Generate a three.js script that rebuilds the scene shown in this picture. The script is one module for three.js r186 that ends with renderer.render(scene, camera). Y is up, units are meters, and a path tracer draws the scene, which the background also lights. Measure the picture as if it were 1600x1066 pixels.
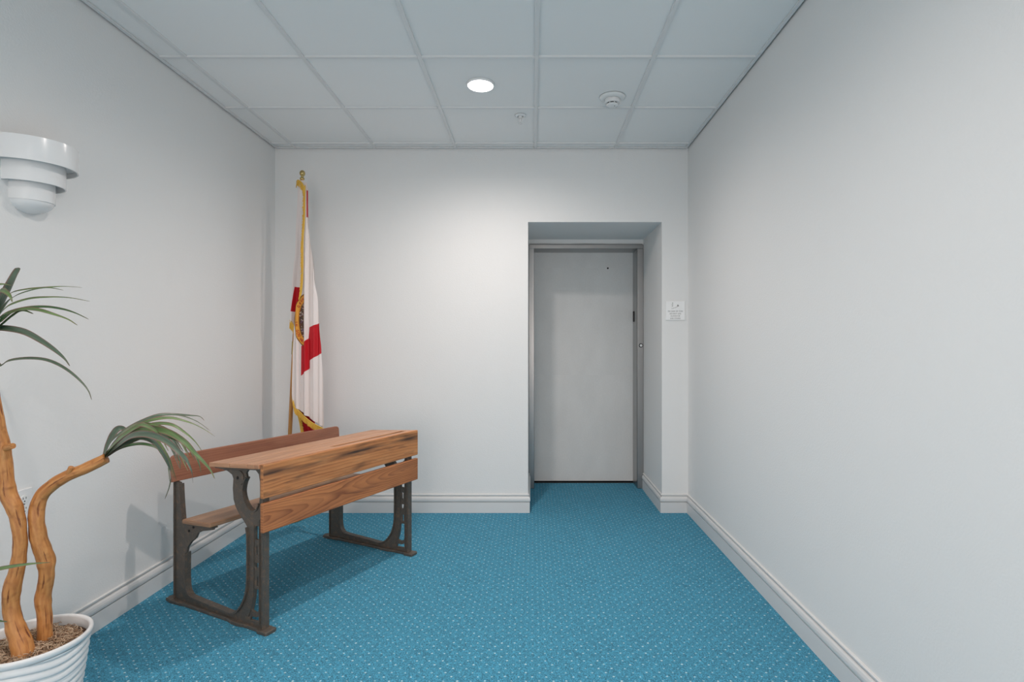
import * as THREE from 'three';
import { RoundedBoxGeometry } from 'three/addons/geometries/RoundedBoxGeometry.js';
import { mergeGeometries, mergeVertices, toCreasedNormals } from 'three/addons/utils/BufferGeometryUtils.js';
import { RectAreaLightUniformsLib } from 'three/addons/lights/RectAreaLightUniformsLib.js';
import { ImprovedNoise } from 'three/addons/math/ImprovedNoise.js';

// ------------------------------------------------------------------ camera, light, exposure
const EYE = 1.293, F = 850, CX = 832, CY = 537;              // eye height (m), focal length and level vanishing point of the photograph
const scene = new THREE.Scene();
scene.background = new THREE.Color().setRGB(0.9, 0.9, 0.9);        // flat overcast sky, seen only through the window behind the viewer
const camera = new THREE.PerspectiveCamera(2 * Math.atan(533 / F) * 180 / Math.PI, 1600 / 1066, 0.05, 40);
camera.position.set(0, EYE, 0);
camera.lookAt(0, EYE, -1);
camera.setViewOffset(1600, 1066, 800 - CX, 533 - CY, 1600, 1066);
scene.add(camera);

const renderer = new THREE.WebGLRenderer({ antialias: true });
renderer.toneMapping = THREE.LinearToneMapping;
renderer.toneMappingExposure = 0.96;
renderer.shadowMap.enabled = true;
RectAreaLightUniformsLib.init();

const LAMP_POWER = 8.0;                                      // candela of one ceiling downlight
const LAMP_COLOUR = new THREE.Color().setRGB(1.0, 0.90, 0.84);
const DAY_POWER = 4.2, DAY_COLOUR = new THREE.Color().setRGB(1.0, 0.875, 0.80);   // overcast daylight through the glazed end behind the viewer
const DOWNLIGHTS = [[-0.30, -3.14], [-0.30, -1.31], [-0.30, 0.52], [-0.30, 2.35]];

// ------------------------------------------------------------------ the room's measures
const LEFT = -1.969, RIGHT = 1.19, BACK = -4.163, REAR = 4.2, CEIL = 2.782;
const OPEN_L = -0.034, OPEN_R = 0.99, OPEN_TOP = 2.223, RECESS = -4.86, DOOR_Z = -5.07;
const at = (px, py, depth) => new THREE.Vector3((px - CX) / F * depth, EYE - (py - CY) / F * depth, -depth);

// ------------------------------------------------------------------ helpers
let seed = 7;
const rnd = () => { seed = (seed * 1664525 + 1013904223) >>> 0; return seed / 4294967296; };
const rr = (a, b) => a + (b - a) * rnd();
const noise3 = new ImprovedNoise();
const clamp = (x, a = 0, b = 1) => Math.min(b, Math.max(a, x));
const mixc = (a, b, t) => [a[0] + (b[0] - a[0]) * t, a[1] + (b[1] - a[1]) * t, a[2] + (b[2] - a[2]) * t];
function fbm(x, y, z, oct = 4) { let s = 0, a = 0.5, f = 1; for (let i = 0; i < oct; i++) { s += a * noise3.noise(x * f, y * f, z + i * 7.3); a *= 0.5; f *= 2; } return s; }
function dataTex(w, h, fn, srgb = true) {
  const d = new Uint8Array(w * h * 4);
  for (let y = 0; y < h; y++) for (let x = 0; x < w; x++) {
    const c = fn(x / w, y / h, x, y), i = (y * w + x) * 4;
    d[i] = clamp(c[0], 0, 255); d[i + 1] = clamp(c[1], 0, 255); d[i + 2] = clamp(c[2], 0, 255); d[i + 3] = 255;
  }
  const t = new THREE.DataTexture(d, w, h, THREE.RGBAFormat);
  t.wrapS = t.wrapT = THREE.RepeatWrapping; t.magFilter = THREE.LinearFilter; t.minFilter = THREE.LinearMipmapLinearFilter; t.generateMipmaps = true;
  if (srgb) t.colorSpace = THREE.SRGBColorSpace;
  t.needsUpdate = true; return t;
}
const grey = v => [v, v, v];
const mat = (o) => new THREE.MeshStandardMaterial(o);
const names = new Map();
function numbered(n) { const k = names.get(n) || 0; names.set(n, k + 1); return k ? n + '_' + String(k).padStart(3, '0') : n; }
function mesh(name, geo, material, parent = scene) {
  const m = new THREE.Mesh(geo, material); m.castShadow = m.receiveShadow = true;
  m.name = parent === scene ? numbered(name) : name; parent.add(m); return m;
}
function group(name, parent = scene) { const g = new THREE.Group(); g.name = parent === scene ? numbered(name) : name; parent.add(g); return g; }
function tag(o, label, category, grp) { o.userData.label = label; o.userData.category = category; if (grp) o.userData.group = grp; return o; }
function structure(o, label, category) { o.userData.kind = 'structure'; o.userData.label = label; o.userData.category = category; return o; }
function boxUV(g, scale = 1, ox = 0, oy = 0, long = 'x') {   // uv in metres, u along the long axis
  g = g.index ? g.toNonIndexed() : g;
  const p = g.attributes.position, n = g.attributes.normal, uv = new Float32Array(p.count * 2);
  for (let i = 0; i < p.count; i++) {
    const P = [p.getX(i), p.getY(i), p.getZ(i)], N = [Math.abs(n.getX(i)), Math.abs(n.getY(i)), Math.abs(n.getZ(i))];
    let k = N[0] >= N[1] && N[0] >= N[2] ? 0 : N[1] >= N[2] ? 1 : 2;
    let a, b;
    if (long === 'x') { a = k === 0 ? P[2] : P[0]; b = k === 0 ? P[1] : k === 1 ? P[2] : P[1]; }
    else if (long === 'z') { a = k === 2 ? P[0] : P[2]; b = k === 1 ? P[0] : P[1]; }
    else { a = k === 1 ? P[0] : P[1]; b = k === 0 ? P[2] : k === 1 ? P[2] : P[0]; }
    uv[2 * i] = a * scale + ox; uv[2 * i + 1] = b * scale + oy;
  }
  g.setAttribute('uv', new THREE.BufferAttribute(uv, 2)); return g;
}
const box = (x0, x1, y0, y1, z0, z1) => new THREE.BoxGeometry(x1 - x0, y1 - y0, z1 - z0).translate((x0 + x1) / 2, (y0 + y1) / 2, (z0 + z1) / 2);
const rbox = (x0, x1, y0, y1, z0, z1, r = 0.004, s = 2) => new RoundedBoxGeometry(x1 - x0, y1 - y0, z1 - z0, s, r).translate((x0 + x1) / 2, (y0 + y1) / 2, (z0 + z1) / 2);
const shapeOf = pts => new THREE.Shape(pts.map(p => new THREE.Vector2(p[0], p[1])));
const lathe = (pts, seg = 48, ps = 0, pl = Math.PI * 2) => new THREE.LatheGeometry(pts.map(p => new THREE.Vector2(p[0], p[1])), seg, ps, pl);
const merge = gs => mergeGeometries(gs.map(g => { g = g.index ? g.toNonIndexed() : g; for (const k of Object.keys(g.attributes)) if (!['position', 'normal', 'uv'].includes(k)) g.deleteAttribute(k); return g; }));
const V3 = (x, y, z) => new THREE.Vector3(x, y, z);

// ------------------------------------------------------------------ materials
const wallBump = dataTex(512, 512, (x, y) => {
  const X = x * 2 * Math.PI, Y = y * 2 * Math.PI;
  return grey(128 + 90 * fbm(Math.cos(X) * 9 + 20, Math.sin(X) * 9 + Math.cos(Y) * 9, Math.sin(Y) * 9 + 5, 3));
}, false);
wallBump.repeat.set(2.4, 2.4);
const M = {};
M.wall = mat({ color: new THREE.Color().setRGB(0.85, 0.85, 0.845), roughness: 0.8, bumpMap: wallBump, bumpScale: 0.0012 });
M.base = mat({ color: new THREE.Color().setRGB(0.74, 0.74, 0.74), roughness: 0.4 });
const tileBump = dataTex(512, 512, (x, y, i, j) => grey(150 + 60 * fbm(x * 60, y * 60, 3, 2) - (rnd() < 0.06 ? 60 : 0)), false);
tileBump.repeat.set(1.6, 1.6);
M.tiles = [0, 1, 2].map(k => mat({ color: new THREE.Color().setRGB(0.93 - 0.01 * k, 0.93 - 0.01 * k, 0.925 - 0.01 * k), roughness: 0.95, bumpMap: tileBump, bumpScale: 0.0006 }));
M.tee = mat({ color: new THREE.Color().setRGB(0.80, 0.80, 0.80), roughness: 0.45 });
M.white = mat({ color: new THREE.Color().setRGB(0.86, 0.86, 0.86), roughness: 0.25 });
M.whiteMatt = mat({ color: new THREE.Color().setRGB(0.85, 0.85, 0.84), roughness: 0.55 });
M.dark = mat({ color: new THREE.Color().setRGB(0.012, 0.012, 0.012), roughness: 0.6 });
const doorTex = dataTex(512, 1024, (x, y) => { const s = 222 + 9 * fbm(x * 3, y * 6, 1, 4) + 6 * fbm(x * 60, y * 120, 4, 2); return [s, s, s - 1]; });
M.door = mat({ map: doorTex, roughness: 0.42, metalness: 0.0 });
const brush = dataTex(256, 512, (x, y) => grey(165 + 40 * fbm(x * 4, y * 260, 2, 2)), false);
brush.repeat.set(0.35, 0.8);
M.steel = mat({ color: new THREE.Color().setRGB(0.36, 0.36, 0.36), metalness: 1, roughness: 0.5, roughnessMap: brush });
M.brass = mat({ color: new THREE.Color().setRGB(0.52, 0.39, 0.16), metalness: 0.9, roughness: 0.34 });
M.gold = mat({ color: new THREE.Color().setRGB(0.83, 0.50, 0.10), metalness: 0.35, roughness: 0.45 });

// blue carpet: short loop pile with pale tufts on a staggered grid
const CP = 0.0525, CR = 0.02655, CN = 12, CM = 24;           // tuft pitch, row pitch, tufts and rows in one repeat
const carpetW = CP * CN, carpetH = CR * CM;
const carpetRnd = Array.from({ length: CN * CM }, () => [rr(-1, 1), rr(-1, 1), rr(0.55, 1), rr(0.8, 1.25)]);
const carpetN = 1536;
const grain = new Float32Array(carpetN * carpetN).map(() => rr(-1, 1));
function carpetAt(x, y, i, j) {
  const g = grain[j * carpetN + i], g2 = grain[(j >> 2) * carpetN + (i >> 2)], g3 = grain[((j >> 3) + 700) * carpetN + (i >> 3)];
  const X = x * CN, Y = y * CM, row = Math.floor(Y), off = row % 2 ? 0.5 : 0;
  let tuft = 0;
  const col = Math.floor(X - off + 0.5);
  const k = carpetRnd[((row + CM) % CM) * CN + ((col + CN) % CN)];
  const dx = (X - off - col) * CP - k[0] * 0.0022, dy = (Y - row - 0.5) * CR - k[1] * 0.0022;
  const r = Math.hypot(dx / 1.15, dy) / (0.0033 * k[3]);
  tuft = clamp((1.25 - r) * 2.4) * k[2];
  return [g, g2, g3, tuft];
}
const carpetMap = dataTex(carpetN, carpetN, (x, y, i, j) => {
  const [g, g2, g3, tuft] = carpetAt(x, y, i, j);
  const v = 1 + 0.14 * g + 0.24 * g2 + 0.20 * g3;
  const c = [67 * v, 141 * v, 170 * v];
  return mixc(c, [214, 232, 236], tuft * 0.92);
});
const carpetBump = dataTex(768, 768, (x, y, i, j) => { const [g, g2, , t] = carpetAt(x, y, i * 2, j * 2); return grey(120 + 30 * g + 55 * g2 + 40 * t); }, false);
for (const t of [carpetMap, carpetBump]) t.repeat.set(1 / carpetW, 1 / carpetH);
M.carpet = mat({ map: carpetMap, bumpMap: carpetBump, bumpScale: 0.003, roughness: 1 });

// ------------------------------------------------------------------ room shell
const T = 0.2;
{
  const f = mesh('floor', boxUV(box(LEFT - T, RIGHT + T, -0.12, 0, DOOR_Z - 0.35, REAR + T), 1, 0, 0, 'x'), M.carpet);
  structure(f, 'blue carpet with rows of small pale dots covering the floor', 'carpet');
  structure(mesh('wall_left', boxUV(box(LEFT - T, LEFT, 0, CEIL + 0.25, DOOR_Z - 0.35, REAR), 1, 0, 0, 'z'), M.wall), 'pale grey wall on the left behind the plant and desk', 'wall');
  structure(mesh('wall_right', boxUV(box(RIGHT, RIGHT + T, 0, CEIL + 0.25, DOOR_Z - 0.35, REAR), 1, 0, 0, 'z'), M.wall), 'plain pale grey wall on the right of the elevator', 'wall');
const WX0 = -1.6, WX1 = 0.82, WY0 = 0.25, WY1 = 2.45;      // glazed opening behind the viewer
  const rs = shapeOf([[LEFT - T, 0], [RIGHT + T, 0], [RIGHT + T, CEIL + 0.25], [LEFT - T, CEIL + 0.25]]);
  rs.holes.push(new THREE.Path([[WX0, WY0], [WX0, WY1], [WX1, WY1], [WX1, WY0]].map(p => new THREE.Vector2(p[0], p[1]))));
  structure(mesh('wall_rear', boxUV(new THREE.ExtrudeGeometry(rs, { depth: T, bevelEnabled: false }).translate(0, 0, REAR), 1), M.wall), 'pale grey wall with a wide window behind the viewer', 'wall');
  const win = group('window_1'); structure(win, 'wide glazed window behind the viewer', 'window');
  const wz = REAR + 0.1, bar = (x0, x1, y0, y1) => mesh('frame_bar', rbox(x0, x1, y0, y1, wz - 0.03, wz + 0.03, 0.004), M.base, win);
  bar(WX0, WX1, WY0, WY0 + 0.06); bar(WX0, WX1, WY1 - 0.06, WY1);
  for (let k = 0; k <= 3; k++) { const x = WX0 + (WX1 - WX0) * k / 3; bar(clamp(x - 0.03, WX0, WX1 - 0.06), clamp(x + 0.03, WX0 + 0.06, WX1), WY0 + 0.06, WY1 - 0.06); }
  const glass = new THREE.MeshPhysicalMaterial({ color: 0xffffff, transmission: 1, thickness: 0, roughness: 0, ior: 1.5 });
  for (let k = 0; k < 3; k++) { const w = (WX1 - WX0) / 3; mesh('pane', box(WX0 + w * k + 0.03, WX0 + w * (k + 1) - 0.03, WY0 + 0.06, WY1 - 0.06, wz - 0.003, wz + 0.003), glass, win); }
  const day = new THREE.RectAreaLight(DAY_COLOUR, DAY_POWER, WX1 - WX0 - 0.08, WY1 - WY0 - 0.08);
  day.position.set((WX0 + WX1) / 2, (WY0 + WY1) / 2, REAR + 0.03); day.name = 'window_daylight'; scene.add(day);     // faces -z, into the room
  const s = shapeOf([[LEFT, 0], [OPEN_L, 0], [OPEN_L, OPEN_TOP], [OPEN_R, OPEN_TOP], [OPEN_R, 0], [RIGHT, 0], [RIGHT, CEIL + 0.25], [LEFT, CEIL + 0.25]]);
  const front = new THREE.ExtrudeGeometry(s, { depth: BACK - RECESS, bevelEnabled: false }).translate(0, 0, RECESS);
  const s2 = shapeOf([[OPEN_L - 0.2, 0], [0.0, 0], [0.0, 2.15], [0.95, 2.15], [0.95, 0], [RIGHT, 0], [RIGHT, 2.6], [OPEN_L - 0.2, 2.6]]);
  const back = new THREE.ExtrudeGeometry(s2, { depth: 0.1, bevelEnabled: false }).translate(0, 0, RECESS - 0.1);
  structure(mesh('wall_back', boxUV(merge([front, back]), 1), M.wall), 'pale grey end wall with the deep elevator recess', 'wall');
}

// suspended ceiling: soffit board, exposed tees, wall angles and lay-in tiles
{
  const c = mesh('ceiling', box(LEFT - T, RIGHT + T, CEIL + 0.25, CEIL + 0.35, DOOR_Z - 0.35, REAR + T), M.whiteMatt);
  structure(c, 'suspended ceiling of square white tiles in a metal grid', 'ceiling');
  const G = 0.6096, X0 = 0.022, Z0 = -2.837, W2 = 0.0105, UP = 0.009;
  const xs = []; for (let k = -3; k <= 1; k++) xs.push(X0 + k * G);
  const zs = []; for (let z = Z0 - 2 * G; z < REAR; z += G) zs.push(z);
  const main = rbox(-W2, W2, CEIL, CEIL + 0.014, BACK + 0.03, REAR, 0.0012, 1);
  for (const x of xs) { const m = mesh('main_tee', main, M.tee, c); m.position.x = x; }
  const xe = [LEFT + 0.011, ...xs, RIGHT - 0.011], ze = [BACK + 0.009, ...zs, REAR];
  const geos = new Map();
  for (let i = 0; i + 1 < xe.length; i++) for (let j = 0; j < zs.length; j++) {
    const a = xe[i] + (i ? W2 : 0.012), b = xe[i + 1] - (i + 2 < xe.length ? W2 : 0.012), key = (b - a).toFixed(4);
    if (!geos.has(key)) geos.set(key, rbox(-(b - a) / 2, (b - a) / 2, CEIL + 0.0006, CEIL + 0.014, -W2, W2, 0.0012, 1));
    const m = mesh('cross_tee', geos.get(key), M.tee, c); m.position.set((a + b) / 2, 0, zs[j]);
  }
  const tg = new Map();
  for (let i = 0; i + 1 < xe.length; i++) for (let j = 0; j + 1 < ze.length; j++) {
    const w = xe[i + 1] - xe[i] - 0.018, d = ze[j + 1] - ze[j] - 0.018, key = w.toFixed(3) + '/' + d.toFixed(3);
    if (d < 0.03) continue;
    if (!tg.has(key)) tg.set(key, boxUV(rbox(-w / 2, w / 2, 0, 0.015, -d / 2, d / 2, 0.002, 1), 1, rnd(), rnd()));
    const m = mesh('ceiling_tile', tg.get(key), M.tiles[Math.floor(rnd() * 3)], c);
    m.position.set((xe[i] + xe[i + 1]) / 2, CEIL + UP + rr(0, 0.001), (ze[j] + ze[j + 1]) / 2);
  }
  const ang = 0.018;
  mesh('wall_angle', box(LEFT + 0.011, LEFT + 0.011 + ang, CEIL + 0.001, CEIL + 0.008, BACK + 0.009, REAR), M.tee, c);
  mesh('wall_angle', box(RIGHT - 0.011 - ang, RIGHT - 0.011, CEIL + 0.001, CEIL + 0.008, BACK + 0.009, REAR), M.tee, c);
  mesh('wall_angle', box(LEFT + 0.011 + ang, RIGHT - 0.011 - ang, CEIL + 0.001, CEIL + 0.008, BACK + 0.009, BACK + 0.009 + ang), M.tee, c);
}

// baseboards: one profile swept along the wall line with mitred corners
{
  const prof = [[0, 0], [0.013, 0], [0.013, 0.0805], [0.004, 0.082], [0.004, 0.0862], [0.015, 0.0875], [0.017, 0.096], [0.0165, 0.107], [0.0135, 0.117], [0.0095, 0.1225], [0.002, 0.1245], [0.002, 0.1305], [0.009, 0.132], [0.0095, 0.139], [0.006, 0.142], [0, 0.142]];
  const sweep = (path, i) => {                               // segment i of path; the room lies to the left hand of travel
    const n = path.length, dir = k => { const a = path[k], b = path[k + 1], l = Math.hypot(b[0] - a[0], b[1] - a[1]); return [(b[0] - a[0]) / l, (b[1] - a[1]) / l]; };
    const nrm = d => [-d[1], d[0]];
    const off = (k) => { const n0 = nrm(dir(Math.max(0, k - 1))), n1 = nrm(dir(Math.min(n - 2, k))); const sx = n0[0] + n1[0], sz = n0[1] + n1[1], q = 2 / (sx * sx + sz * sz); return [sx * q, sz * q]; };
    const pos = [], A = path[i], B = path[i + 1], oa = off(i), ob = off(i + 1);
    const pt = (P, o, q) => [P[0] + o[0] * q[0], q[1], P[1] + o[1] * q[0]];
    for (let k = 0; k + 1 < prof.length; k++) {
      const a = pt(A, oa, prof[k]), b = pt(B, ob, prof[k]), c = pt(B, ob, prof[k + 1]), d = pt(A, oa, prof[k + 1]);
      pos.push(...a, ...c, ...b, ...a, ...d, ...c);
    }
    const tri = THREE.ShapeUtils.triangulateShape(prof.map(q => new THREE.Vector2(q[0], q[1])), []);
    for (const [P, o] of [[A, oa], [B, ob]]) for (const t of tri) for (const k of t) pos.push(...pt(P, o, prof[k]));
    const g = new THREE.BufferGeometry(); g.setAttribute('position', new THREE.Float32BufferAttribute(pos, 3)); g.computeVertexNormals(); return g;
  };
  // travel with the room on the proper side: normals point into the room
  const pathA = [[OPEN_L, RECESS + 0.02], [OPEN_L, BACK], [LEFT, BACK], [LEFT, REAR]].map(p => p);
  const pathB = [[RIGHT, REAR], [RIGHT, BACK], [OPEN_R, BACK], [OPEN_R, RECESS + 0.02]];
  const make = (name, path, segs, label) => structure(mesh(name, merge(segs.map(i => sweep(path, i))), M.base), label, 'baseboard');
  // (-dz, dx) is the left normal seen from above with z down the page: flip paths so it faces the room
  make('baseboard_back', pathA.slice().reverse(), [1, 2], 'grey moulded baseboard under the flag, ending at the elevator recess');
  make('baseboard_left', pathA.slice().reverse(), [0], 'grey moulded baseboard along the left wall behind the desk');
  make('baseboard_right', pathB.slice().reverse(), [2], 'grey moulded baseboard along the plain right wall');
  make('trim_1', pathB.slice().reverse(), [0, 1], 'short grey baseboard turning the corner right of the elevator door');
}

// ------------------------------------------------------------------ elevator door
{
  const d = group('door_1'); structure(d, 'grey elevator door in a brushed steel frame within the deep recess', 'elevator door');
  mesh('door_panel', boxUV(rbox(-0.06, 1.02, 0.012, 2.20, DOOR_Z - 0.04, DOOR_Z, 0.003), 1, 0, 0, 'y'), M.door, d);
  mesh('sill', box(-0.02, 0.96, -0.002, 0.003, DOOR_Z - 0.05, DOOR_Z + 0.03), M.dark, d);
  mesh('shaft_lining', box(-0.2, 1.15, 0, 2.4, DOOR_Z - 0.12, DOOR_Z - 0.06), M.dark, d);
  const fz = RECESS + 0.012, bz = DOOR_Z + 0.012;
  const jl = mesh('jamb', boxUV(merge([rbox(OPEN_L, 0.015, 0.001, 2.139, RECESS - 0.005, fz, 0.003), rbox(0.0, 0.015, 0.001, 2.139, bz, fz - 0.001, 0.002)]), 1, 0, 0, 'y'), M.steel, d);
  const jr = mesh('jamb', boxUV(merge([rbox(0.934, OPEN_R - 0.001, 0.001, 2.139, RECESS - 0.005, fz, 0.003), rbox(0.934, 0.95, 0.001, 2.139, bz, fz - 0.001, 0.002)]), 1, 0, 0, 'y'), M.steel, d);
  mesh('frame_head', boxUV(merge([rbox(OPEN_L + 0.001, OPEN_R - 0.001, 2.139, 2.176, RECESS - 0.005, fz, 0.003), rbox(OPEN_L + 0.001, OPEN_R - 0.001, 2.139, 2.155, bz, fz - 0.001, 0.002)]), 1), M.steel, d);
  // worn caulk bead along the top of the frame
  const cpts = []; for (let i = 0; i <= 60; i++) { const x = OPEN_L + 0.01 + (OPEN_R - OPEN_L - 0.02) * i / 60; cpts.push(V3(x, 2.178 + 0.006 * fbm(x * 5, 1, 2, 2), RECESS + 0.006)); }
  mesh('caulk_bead', new THREE.TubeGeometry(new THREE.CatmullRomCurve3(cpts), 90, 0.006, 6), mat({ color: new THREE.Color().setRGB(0.32, 0.32, 0.32), roughness: 0.8 }), d);
  const cp = mesh('call_plate', boxUV(rbox(0.937, OPEN_R - 0.002, 1.132, 1.42, fz - 0.002, fz + 0.0035, 0.0015), 1, 0.3, 0.2, 'y'), M.steel, d);
  cp.userData.label = 'steel call button plate on the right jamb';
  const ring = mesh('button_ring', new THREE.TorusGeometry(0.0145, 0.0042, 10, 32).translate(0.966, 1.276, fz + 0.0045), M.dark, cp);
  mesh('button', new THREE.CylinderGeometry(0.0115, 0.012, 0.006, 32).rotateX(Math.PI / 2).translate(0.966, 1.276, fz + 0.005), M.whiteMatt, cp);
  mesh('indicator', rbox(0.928, 0.936, 1.494, 1.59, -5.03, -4.985, 0.0015), M.dark, d).userData.label = 'small dark indicator set in the frame';
  mesh('key_hole', new THREE.CylinderGeometry(0.0085, 0.0085, 0.004, 20).rotateX(Math.PI / 2).translate(0.702, 1.995, DOOR_Z + 0.0012), M.dark, d);
}

// ------------------------------------------------------------------ ceiling fixtures
const lensMat = mat({ color: 0xffffff, emissive: new THREE.Color(1, 0.98, 0.96), emissiveIntensity: 8, roughness: 0.5 });
DOWNLIGHTS.forEach(([x, z], i) => {
  const g = group('downlight'); g.position.set(x, CEIL + 0.009, z);
  tag(g, ['glowing round ceiling downlight in front of the elevator recess', 'round ceiling downlight just ahead of the viewer', 'round ceiling downlight above the viewer', 'round ceiling downlight behind the viewer'][i], 'downlight', 'round ceiling downlights');
  mesh('trim_ring', lathe([[0.070, -0.004], [0.074, -0.012], [0.079, -0.009], [0.081, -0.003], [0.082, 0], [0.070, 0]], 56), M.white, g);
  mesh('lens', lathe([[0, -0.019], [0.03, -0.0182], [0.05, -0.0165], [0.068, -0.014], [0.0745, -0.0105], [0.0745, -0.004]], 56), lensMat, g);
  const l = new THREE.SpotLight(LAMP_COLOUR, LAMP_POWER, 0, 86 * Math.PI / 180, 1, 2);
  l.position.set(0, -0.03, 0); l.target.position.set(0, -1, 0); l.castShadow = true; l.shadow.radius = 2.3; l.shadow.mapSize.set(1024, 1024); l.name = 'downlight_glow';
  g.add(l, l.target);
});
{
  const g = group('smoke_detector'); g.position.set(0.485, CEIL + 0.009, -3.305);
  tag(g, 'round white smoke detector on the ceiling right of the downlight', 'smoke detector');
  mesh('base_plate', lathe([[0.03, -0.006], [0.046, -0.018], [0.066, -0.013], [0.077, -0.006], [0.079, 0], [0.03, 0]], 56), M.whiteMatt, g);
  mesh('body', lathe([[0.03, -0.039], [0.043, -0.041], [0.047, -0.036], [0.049, -0.016], [0.03, -0.014]], 56), M.white, g);
  mesh('vent_slot', lathe([[0.0335, -0.047], [0.0335, -0.038]], 40), M.dark, g);
  for (let k = 0; k < 8; k++) { const r = mesh('vent_rib', rbox(-0.003, 0.003, -0.048, -0.038, 0.032, 0.0375, 0.001, 1), M.white, g); r.rotation.y = k * Math.PI / 4 + 0.2; }
  mesh('chamber_cap', lathe([[0, -0.058], [0.02, -0.0575], [0.033, -0.054], [0.0385, -0.047], [0.03, -0.0455]], 48), M.white, g);
  mesh('test_lamp', new THREE.SphereGeometry(0.003, 12, 8).translate(0.012, -0.0575, 0.012), M.dark, g);
}
{
  const g = group('fire_sprinkler'); g.position.set(-0.079, CEIL + 0.009, -3.57);
  tag(g, 'small white fire sprinkler head hanging from the ceiling', 'sprinkler');
  mesh('escutcheon', lathe([[0.018, -0.004], [0.020, -0.010], [0.027, -0.0105], [0.036, -0.004], [0.037, 0], [0.018, 0]], 40), M.white, g);
  mesh('fitting', lathe([[0, -0.02], [0.010, -0.02], [0.012, -0.014], [0.012, 0]], 24), M.white, g);
  for (const s of [-1, 1]) mesh('yoke_arm', new THREE.TubeGeometry(new THREE.CatmullRomCurve3([V3(s * 0.009, -0.018, 0), V3(s * 0.011, -0.03, 0), V3(s * 0.007, -0.043, 0), V3(0, -0.052, 0)]), 14, 0.0022, 8), M.white, g);
  mesh('glass_bulb', new THREE.CapsuleGeometry(0.0022, 0.026, 4, 10).translate(0, -0.034, 0), mat({ color: 0xf2f2f2, roughness: 0.2 }), g);
  mesh('deflector', lathe([[0, -0.056], [0.013, -0.0555], [0.0135, -0.054], [0, -0.053]], 20), M.white, g);
}

// ------------------------------------------------------------------ wall sign
{
  const cv = document.createElement('canvas'); cv.width = cv.height = 512; const c = cv.getContext('2d');
  c.fillStyle = '#fafafa'; c.fillRect(0, 0, 512, 512);
  c.strokeStyle = '#a9a9a9'; c.fillStyle = '#a9a9a9'; c.lineWidth = 9; c.lineCap = 'round'; c.lineJoin = 'round';
  // pictogram: a figure at the top of stairs and a flame
  c.beginPath(); c.arc(180, 50, 15, 0, 7); c.fill();
  c.beginPath(); c.moveTo(176, 76); c.lineTo(172, 120); c.lineTo(190, 150); c.moveTo(172, 120); c.lineTo(158, 160); c.moveTo(150, 100); c.lineTo(178, 88); c.lineTo(200, 108); c.stroke();
  c.beginPath(); c.moveTo(150, 200); c.lineTo(200, 200); c.lineTo(200, 182); c.lineTo(250, 182); c.lineTo(250, 164); c.lineTo(300, 164); c.lineTo(300, 140); c.lineTo(330, 140); c.stroke();
  c.fillStyle = '#8d8d8d'; c.beginPath(); c.moveTo(300, 132); c.quadraticCurveTo(306, 96, 326, 82); c.quadraticCurveTo(330, 104, 352, 118); c.quadraticCurveTo(356, 138, 338, 142); c.closePath(); c.fill();
  c.fillStyle = '#a0a0a0'; c.font = 'bold 54px sans-serif'; c.textAlign = 'center';
  [['IN CASE OF FIRE', 294], ['DO NOT USE', 362], ['ELEVATOR', 424], ['USE STAIRS', 490]].forEach(([s, y]) => c.fillText(s, 256, y, 470));
  const t = new THREE.CanvasTexture(cv); t.colorSpace = THREE.SRGBColorSpace;
  const g = group('wall_sign'); g.position.set(1.092, 1.545, BACK);
  tag(g, 'small square white elevator fire sign on the wall beside the recess', 'sign');
  mesh('plaque', rbox(-0.074, 0.074, -0.074, 0.074, 0.0, 0.006, 0.002), M.whiteMatt, g);
  mesh('printed_face', new THREE.PlaneGeometry(0.142, 0.142).translate(0, 0, 0.0064), mat({ map: t, roughness: 0.5 }), g);
}

// ------------------------------------------------------------------ wall sconce (half-round, three tiers)
{
  const g = group('wall_sconce'); g.position.set(LEFT, EYE, -2.12);
  tag(g, 'white three-tiered half-round wall sconce above the plant', 'sconce');
  const DX = 1.16;                                           // it projects a little more than its half width
  const half = pts => lathe(pts, 48, 0, Math.PI).scale(DX, 1, 1);
  const shellM = mat({ color: new THREE.Color().setRGB(0.84, 0.84, 0.84), roughness: 0.22, side: THREE.DoubleSide });
  const tier = (R, y0, y1) => half([[R - 0.004, y0], [R, y0], [R, y1], [R - 0.004, y1], [R - 0.004, y0]]);
  mesh('tier', tier(0.141, 0.682, 0.772), shellM, g);
  mesh('tier', tier(0.106, 0.612, 0.705), shellM, g);
  mesh('tier', tier(0.0765, 0.549, 0.640), shellM, g);
  mesh('shelf', half([[0.10, 0.702], [0.137, 0.702], [0.137, 0.706], [0.10, 0.706]]), shellM, g);
  mesh('shelf', half([[0.07, 0.636], [0.104, 0.636], [0.104, 0.640], [0.07, 0.640]]), shellM, g);
  const dome = []; for (let i = 0; i <= 14; i++) { const a = i / 14 * Math.PI / 2; dome.push([0.0735 * Math.sin(a), 0.553 - 0.047 * Math.cos(a)]); }
  mesh('bottom_bowl', half(dome), shellM, g);
  const side = (R, y0, y1) => box(0, 0.006, y0, y1, -R, R);
  mesh('back_plate', merge([side(0.072, 0.553, 0.64), side(0.10, 0.64, 0.70), side(0.135, 0.70, 0.755)]), shellM, g);
  mesh('screw', new THREE.SphereGeometry(0.004, 12, 8).translate(0.01, 0.546, -0.066), M.dark, g);
}

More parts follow.
